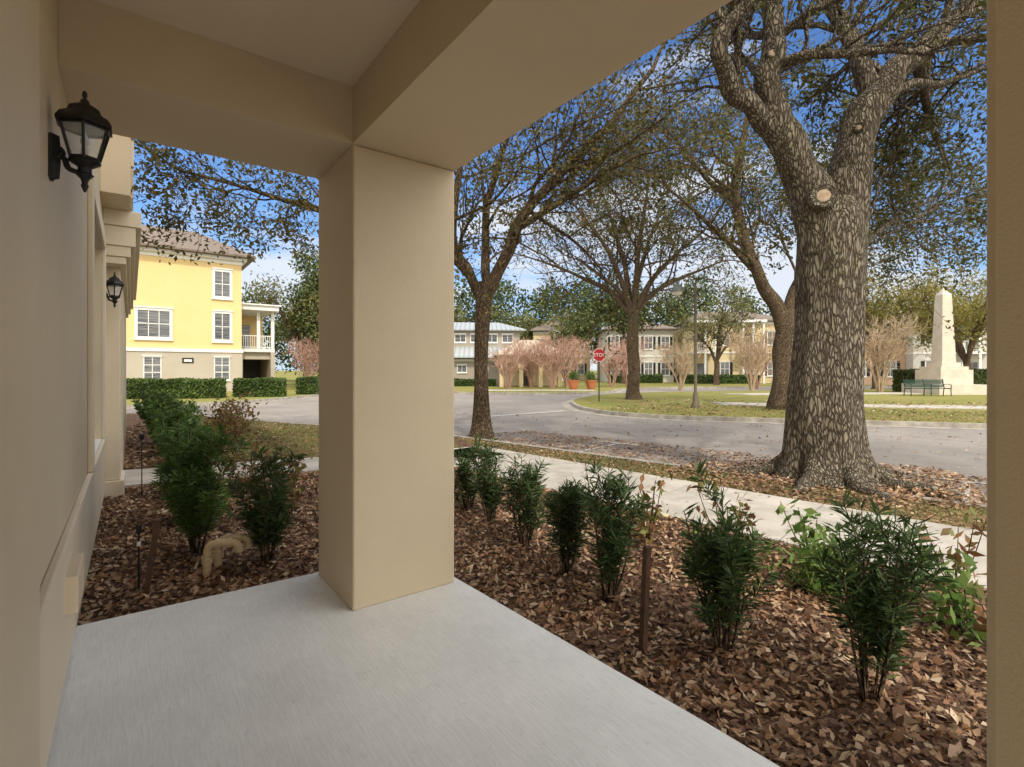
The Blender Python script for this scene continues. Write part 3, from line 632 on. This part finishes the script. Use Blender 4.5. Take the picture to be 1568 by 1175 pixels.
def hedge(name,cx,cy,w,d,h,rot,mt=HEDGE,ls=.07,n=None):
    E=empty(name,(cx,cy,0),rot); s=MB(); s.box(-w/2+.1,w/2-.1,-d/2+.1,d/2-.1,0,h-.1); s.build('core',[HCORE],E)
    C=(rng.random((n,3))-.5)*np.array([w,d,h]); f=rng.integers(0,5,n); sg=np.where(rng.random(n)<.5,-1,1)
    j=rng.normal(size=n)*.035
    C[:,0]=np.where(f==0,sg*w/2*.98+j,C[:,0]); C[:,1]=np.where((f==1)|(f==2),sg*d/2+j,C[:,1]); C[:,2]=np.where(f>=3,h/2+j,C[:,2])
    C[:,2]+=h/2+.03*np.sin(C[:,0]*3); V,F=leaves(C,ls,ls*.55); fast('foliage',V,F,[mt],E)
hedge('hedge',-17.9,26.8,5.0,1.0,.95,.20,n=14000,ls=.11); hedge('hedge',-14.1,28.6,2.5,1.0,.95,.25,n=7000,ls=.11); hedge('hedge',-12.6,31.5,1.2,1,1.0,.3,n=3000,ls=.11)
hedge('hedge',29.3,34.8,6.0,1.2,1.45,.05,n=14000,ls=.13,mt=DARKLEAF); hedge('hedge',-3.5,46.6,4,.7,.6,.06,n=4000,ls=.12); hedge('hedge',22.5,55,8,1,.9,0,n=6000,ls=.16); hedge('hedge',14,58,6,1,.9,0,n=4000,ls=.16)

# ------------------------------------------------------------------ shrubs
def podo(h,w,stems,nl,mt,ll=.09,lw=.011):
    T=Tree(); C=[];D=[]
    def leafy(p,m_,t0):
        t=(t0+(1-t0)*rng.random(m_)**.7)*(len(p)-1); i=np.minimum(t.astype(int),len(p)-2); f=(t-i)[:,None]
        q=p[i]*(1-f)+p[i+1]*f; tan=unit(p[i+1]-p[i]); rd=rng.normal(size=(m_,3)); rd=unit(rd-tan*(rd*tan).sum(1,keepdims=True))
        d=unit(rd+tan*(.3+.6*rng.random((m_,1)))); C.append(q+d*ll*.45); D.append(d)
    per=nl//(stems*3)
    for k in range(stems):
        a=rng.random()*6.28; rr=w*.5*(rng.random()**.7); hh=h*(.55+.45*rng.random())
        p=catmull([(.03*math.cos(a),.03*math.sin(a),-.03),(rr*.55*math.cos(a)+rng.normal()*.02,rr*.55*math.sin(a)+rng.normal()*.02,hh*.45),(rr*math.cos(a)+rng.normal()*.03,rr*math.sin(a)+rng.normal()*.03,hh)],5)
        T.tube(p,np.linspace(.008,.002,len(p)),4); leafy(p,per,.22)
        for j in range(2):
            i=rng.integers(2,len(p)-2); b=rng.random()*6.28; l=h*rng.uniform(.14,.28); v=np.array([math.cos(b)*.6,math.sin(b)*.6,.9])*l
            q=np.array([p[i],p[i]+v*.5,p[i]+v+np.array([0,0,.02])]); T.tube(q,[.004,.003,.002],3); leafy(q,per,.1)
    C=np.vstack(C); D=np.vstack(D); V,F=leaves(C,ll,lw,dirs=D,curl=.25)
    return T,V,F,mt
def place_shrub(name,x,y,sp,rot=0,sc=1):
    T,V,F,mt=sp; E=empty(name,(x,y,0),rot); E.scale=(sc,sc,sc)
    fast('stems',np.vstack(T.V),np.vstack(T.F),[BARK2],E,smooth=True); fast('foliage',V,F,[mt],E)
for (x,y,h,w,nl) in [(-.47,5.38,.86,.38,1500),(-.20,4.93,.84,.38,1500),(.105,4.33,.84,.38,1700),(.405,3.77,.86,.40,1900),(.63,3.32,.92,.42,2100),(1.13,2.71,.92,.42,2200),(1.62,2.32,.90,.44,2300)]:
    place_shrub('podocarpus_shrub',x,y,podo(h,w,12,nl,PODO))
place_shrub('podocarpus_shrub',-2.56,4.14,podo(1.10,.50,16,3600,PODO2)); place_shrub('podocarpus_shrub',-1.89,3.96,podo(.90,.44,13,2600,PODO)); place_shrub('podocarpus_shrub',-3.15,4.95,podo(1.0,.5,16,2800,PODO2))
for (x,y,h,w,nl,mt) in [(-3.75,5.9,.95,.65,2800,PODO2),(-5.1,7.9,.95,.8,3400,PODO2),(-5.9,8.9,.9,.9,3400,PODO2),(-7.0,10.3,.95,1.0,3200,PODO2),(-8.2,11.8,.95,1.0,3200,HEDGE),(-6.5,9.6,.9,.9,3000,HEDGE),(-9.3,13.4,.95,1.1,3000,HEDGE)]:
    place_shrub('podocarpus_shrub',x,y,podo(h,w,22,nl,mt,.10,.028))
def plant(name,x,y,h,w,n,ll,lw,mt,stems=7,spread=.05):
    T=Tree(); C=[]
    for k in range(stems):
        a=rng.random()*6.28; rr=w*.5*rng.random()**.5; hh=h*(.5+.5*rng.random()); p=catmull([(0,0,-.02),(rr*.6*math.cos(a),rr*.6*math.sin(a),hh*.5),(rr*math.cos(a),rr*math.sin(a),hh)],4)
        T.tube(p,np.linspace(.006,.003,len(p)),4); C.append(p[rng.integers(2,len(p),n//stems)])
    C=np.vstack(C); C=C+rng.normal(size=C.shape)*spread; C[:,2]=np.abs(C[:,2])+.02; E=empty(name,(x,y,0)); fast('stems',np.vstack(T.V),np.vstack(T.F),[BARK2],E,smooth=True); V,F=leaves(C,ll,lw); fast('leaves',V,F,[mt],E)
plant('dry_shrub',-2.25,5.2,.62,.5,260,.08,.035,DRY); plant('dry_shrub',-3.3,6.3,.6,.8,400,.08,.035,DRY); plant('dry_shrub',-6.9,11.9,.8,1.6,900,.10,.045,DRY,12,.1); plant('dry_shrub',-5.9,10.6,.6,1.2,500,.10,.045,DRY,12,.1)
plant('dry_shrub',1.15,4.35,.58,.5,150,.08,.04,DRY); plant('dry_shrub',1.75,4.15,.55,.5,140,.08,.035,DRY); plant('dry_shrub',3.0,3.45,.55,.45,60,.09,.045,DRY); plant('dry_shrub',2.3,3.9,.5,.5,110,.09,.045,LILY)
plant('green_plant',2.0,3.45,.34,.55,650,.11,.018,LILY,14,.06); plant('green_plant',2.55,2.85,.36,.5,140,.09,.04,LILY,8,.06); plant('green_plant',1.5,3.7,.3,.4,160,.08,.03,LILY); plant('green_plant',-2.9,4.9,.5,.5,300,.08,.03,LILY); plant('dry_shrub',2.6,2.6,.35,.4,60,.09,.05,DRY)

def stake(x,y,h,lean,w=.03):
    s=MB(); s.box(-w/2,w/2,-.012,.012,-.1,h); s.box(-w/2-.004,w/2+.004,-.016,.016,h,h+.012); s.box(-w/2,-w/2+.006,.012,.03,-.1,h)
    o=s.build('garden_stake',[RUST],None,.002); o.location=(x,y,0); o.rotation_euler=(0,lean,.3)
stake(.69,2.68,.56,.05,.028); stake(-2.42,3.37,.50,.14,.03)
s=MB(); s.tube([(0,0,-.05),(0,0,.42)],[.006,.006],8); s.lathe([(.012,.40),(.016,.42),(.016,.46),(.006,.47)],10,m=0); s.lathe([(.012,.32),(.012,.35)],10,m=1)
o=s.build('sprinkler_riser',[BLACK,WHITE],None,smooth=True); o.location=(-2.5,3.42,0)
s=MB(); s.tube([(0,0,-.05),(0,0,.7)],[.006,.005],8); s.lathe([(.02,.68),(.028,.70),(.028,.74),(.01,.75)],10); o=s.build('garden_light',[BLACK],None,smooth=True); o.location=(-4.35,6.0,0)
E=empty('pvc_pipe_vent',(-2.22,3.72,.03),.25); E.scale=(1.2,1.2,1.2)
s=MB()
for yy,x0 in ((0,0),(.085,.035)):
    s.tube([(x0,yy,-.08),(x0,yy,.09),(x0+.01,yy,.145),(x0+.045,yy,.165),(x0+.13,yy,.165),(x0+.165,yy,.15),(x0+.175,yy,.105)],[.024]*7,14,0,4)
    s.lathe([(.032,.05),(.032,.095)],14,(x0,yy,0)); s.tube([(x0+.05,yy,.165),(x0+.075,yy,.165)],[.032,.032],14); s.tube([(x0+.115,yy,.165),(x0+.14,yy,.165)],[.032,.032],14)
s.build('pipes',[PVC],E,smooth=True)

E=empty('street_lamp',(7.26,20.2,0))
s=MB(); s.lathe([(.16,-.05),(.16,.12),(.12,.2),(.10,.5),(.075,.6),(.06,.65),(.05,4.7),(.06,4.72),(.06,4.8),(.03,4.85),(.03,5.0),(.0,5.1)],14)
s.tube([(0,0,4.55),(-.05,0,4.85),(-.2,0,5.1),(-.45,0,5.2),(-.66,0,5.12),(-.72,0,4.98)],[.03,.028,.026,.024,.024,.024],8,0,5)
s.tube([(0,0,4.3),(-.12,0,4.45),(-.3,0,4.75),(-.42,0,5.1)],[.014]*4,6,0,4)
s.build('pole',[POLE],E,smooth=True)
s=MB(); s.lathe([(.03,5.0),(.06,4.98),(.07,4.88),(.12,4.84),(.19,4.74),(.26,4.62),(.265,4.58),(.24,4.58)],18,(-.72,0,0)); s.build('shade',[simple('lamp_shade_grey',(.12,.13,.12),None,5,.4)],E,smooth=True)
s=MB(); s.lathe([(.2,4.60),(.17,4.5),(.08,4.44),(.01,4.43)],16,(-.72,0,0)); s.build('globe',[WHITE],E,smooth=True)
E=empty('stop_sign',(4.15,24.3,0),.05)
s=MB(); s.tube([(0,.03,-.1),(0,.03,2.5)],[.028,.028],8); s.build('post',[BLACK],E)
def octa(s,R,y0,y1,z,m_):
    V=[(R*math.cos(math.pi/8+i*math.pi/4),y0,z+R*math.sin(math.pi/8+i*math.pi/4)) for i in range(8)]; V+=[(v[0],y1,v[2]) for v in V]
    s.add(V,[list(range(8)),list(range(8,16)),*[(i,(i+1)%8,8+(i+1)%8,8+i) for i in range(8)]],m_)
s=MB(); octa(s,.33,-.005,.0,2.2,0); octa(s,.305,-.009,-.0052,2.2,1); s.build('plate',[WHITE,RED],E)
tc=bpy.data.curves.new('lettering','FONT'); tc.body='STOP'; tc.size=.23; tc.align_x='CENTER'; tc.align_y='CENTER'; tc.extrude=.002; tc.materials.append(WHITE)
to=bpy.data.objects.new('lettering',tc); scene.collection.objects.link(to); to.parent=E; to.location=(0,-.012,2.2); to.rotation_euler=(math.pi/2,0,0)
E=empty('stone_obelisk',(27.2,32.2,0),0)
s=MB(); s.box(-1.5,1.5,-1.5,1.5,-.1,.6); s.box(-1.0,1.0,-1.0,1.0,.6,1.5); s.box(-.85,.85,-.85,.85,1.5,1.7); s.box(-.6,.6,-.6,.6,1.7,1.95)
def frus(s,a,b_,z0,z1): s.add([(-a,-a,z0),(a,-a,z0),(a,a,z0),(-a,a,z0),(-b_,-b_,z1),(b_,-b_,z1),(b_,b_,z1),(-b_,b_,z1)],[(0,3,2,1),(4,5,6,7),(0,1,5,4),(1,2,6,5),(2,3,7,6),(3,0,4,7)])
frus(s,.44,.29,1.95,6.2); frus(s,.29,.01,6.2,6.65); s.build('shaft_and_pedestal',[STONE],E,.02)
E=empty('park_bench',(23.8,29.2,0),-.05)
s=MB()
for i in range(5): s.box(-1.1,1.1,-.25+i*.10,-.17+i*.10,.43,.46)
for i in range(6): s.box(-1.1,1.1,.26+i*.018,.285+i*.018,.50+i*.075,.555+i*.075)
for xx in (-1.1,0,1.08):
    s.tube([(xx,-.24,0),(xx,-.22,.42),(xx,.22,.42),(xx,.30,.55),(xx,.42,.98)],[.025]*5,6); s.tube([(xx,.28,.42),(xx,.34,0)],[.025]*2,6); s.tube([(xx,-.22,.42),(xx,-.24,.64),(xx,.0,.68),(xx,.33,.66)],[.02]*4,6,0,3)
s.build('slats_and_frame',[GREENMETAL],E)
for x,y,sc in ((4.6,38.2,1.0),(6.0,38.8,1.1)):
    E=empty('planter_pot',(x,y,0)); s=MB(); s.lathe([(.22,-.05),(.30,.15),(.38,.45),(.42,.62),(.46,.64),(.46,.72),(.40,.72),(.36,.62)],18); s.build('pot',[TERRA],E,smooth=True)
    C=rng.normal(size=(700,3))*np.array([.22,.22,.2])+np.array([0,0,1.0]); V,F=leaves(C,.14,.05); fast('plant',V,F,[HEDGE],E)

# ------------------------------------------------------------------ light, sky, camera
elev=math.radians(46); sx,sy=.38,-.925
W=bpy.data.worlds.new('World'); scene.world=W; W.use_nodes=True; nt=W.node_tree; bg=nt.nodes['Background']
sk=nt.nodes.new('ShaderNodeTexSky'); sk.sky_type='NISHITA'; sk.sun_disc=False; sk.sun_elevation=elev; sk.sun_rotation=math.atan2(sx,sy); sk.air_density=1.0; sk.dust_density=.4; sk.ozone_density=2.5
tc=nt.nodes.new('ShaderNodeTexCoord'); mp=nt.nodes.new('ShaderNodeMapping'); mp.inputs['Scale'].default_value=(1,1,3.4); mp.inputs['Location'].default_value=(.35,0,.2); nt.links.new(tc.outputs['Generated'],mp.inputs[0])
skc=mixc(nt,1.0,sk.outputs[0],(.66,.94,1.26),'MULTIPLY')
sep=nt.nodes.new('ShaderNodeSeparateXYZ'); nt.links.new(tc.outputs['Generated'],sep.inputs[0])
hz=nt.nodes.new('ShaderNodeMapRange'); hz.interpolation_type='SMOOTHSTEP'; hz.inputs[1].default_value=0; hz.inputs[2].default_value=.46; hz.inputs[3].default_value=1; hz.inputs[4].default_value=0; nt.links.new(sep.outputs[2],hz.inputs[0])
hf_=nt.nodes.new('ShaderNodeMath'); hf_.operation='MULTIPLY'; hf_.inputs[1].default_value=.5; nt.links.new(hz.outputs[0],hf_.inputs[0])
skc=mixc(nt,hf_.outputs[0],skc,(2.9,4.2,5.9))
n=noise(nt,mp.outputs[0],2.6,9,.56)
na=nt.nodes.new('ShaderNodeMath'); na.operation='MULTIPLY_ADD'; na.inputs[1].default_value=.19; nt.links.new(hz.outputs[0],na.inputs[0]); nt.links.new(n,na.inputs[2])
r=ramp(nt,[(.56,(0,0,0)),(.69,(1,1,1))]); nt.links.new(na.outputs[0],r.inputs[0])
mm=nt.nodes.new('ShaderNodeMath'); mm.operation='MULTIPLY'; mm.inputs[1].default_value=.85; nt.links.new(r.outputs[0],mm.inputs[0])
c=mixc(nt,mm.outputs[0],skc,(5.9,6.1,6.4))
# added bright fill in the sky behind and above the camera, lights the porch
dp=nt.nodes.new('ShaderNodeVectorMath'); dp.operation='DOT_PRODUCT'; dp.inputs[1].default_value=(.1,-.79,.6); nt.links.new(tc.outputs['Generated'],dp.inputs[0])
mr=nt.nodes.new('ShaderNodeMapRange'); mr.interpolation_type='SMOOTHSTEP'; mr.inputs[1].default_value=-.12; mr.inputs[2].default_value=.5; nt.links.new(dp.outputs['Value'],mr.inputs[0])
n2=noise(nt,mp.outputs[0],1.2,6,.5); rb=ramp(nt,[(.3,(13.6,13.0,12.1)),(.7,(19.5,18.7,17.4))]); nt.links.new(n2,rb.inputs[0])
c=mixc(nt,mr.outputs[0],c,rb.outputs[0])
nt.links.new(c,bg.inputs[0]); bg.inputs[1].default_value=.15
ld=bpy.data.lights.new('sun','SUN'); ld.energy=2.7; ld.angle=math.radians(2); ld.color=(1,.91,.78)
lo=bpy.data.objects.new('sun',ld); scene.collection.objects.link(lo); lo.location=(20,-40,50)
lo.rotation_euler=Vector((-sx*math.cos(elev),-sy*math.cos(elev),-math.sin(elev))).to_track_quat('-Z','Y').to_euler()
cd=bpy.data.cameras.new('camera'); co=bpy.data.objects.new('camera',cd); scene.collection.objects.link(co); scene.camera=co
co.location=(0,0,1.5); co.rotation_euler=(math.pi/2,0,0); cd.sensor_width=36; cd.lens=17.95; cd.shift_y=-.0134; cd.clip_start=.05; cd.clip_end=2000
scene.view_settings.view_transform='Standard'; scene.view_settings.look='None'; scene.view_settings.exposure=0
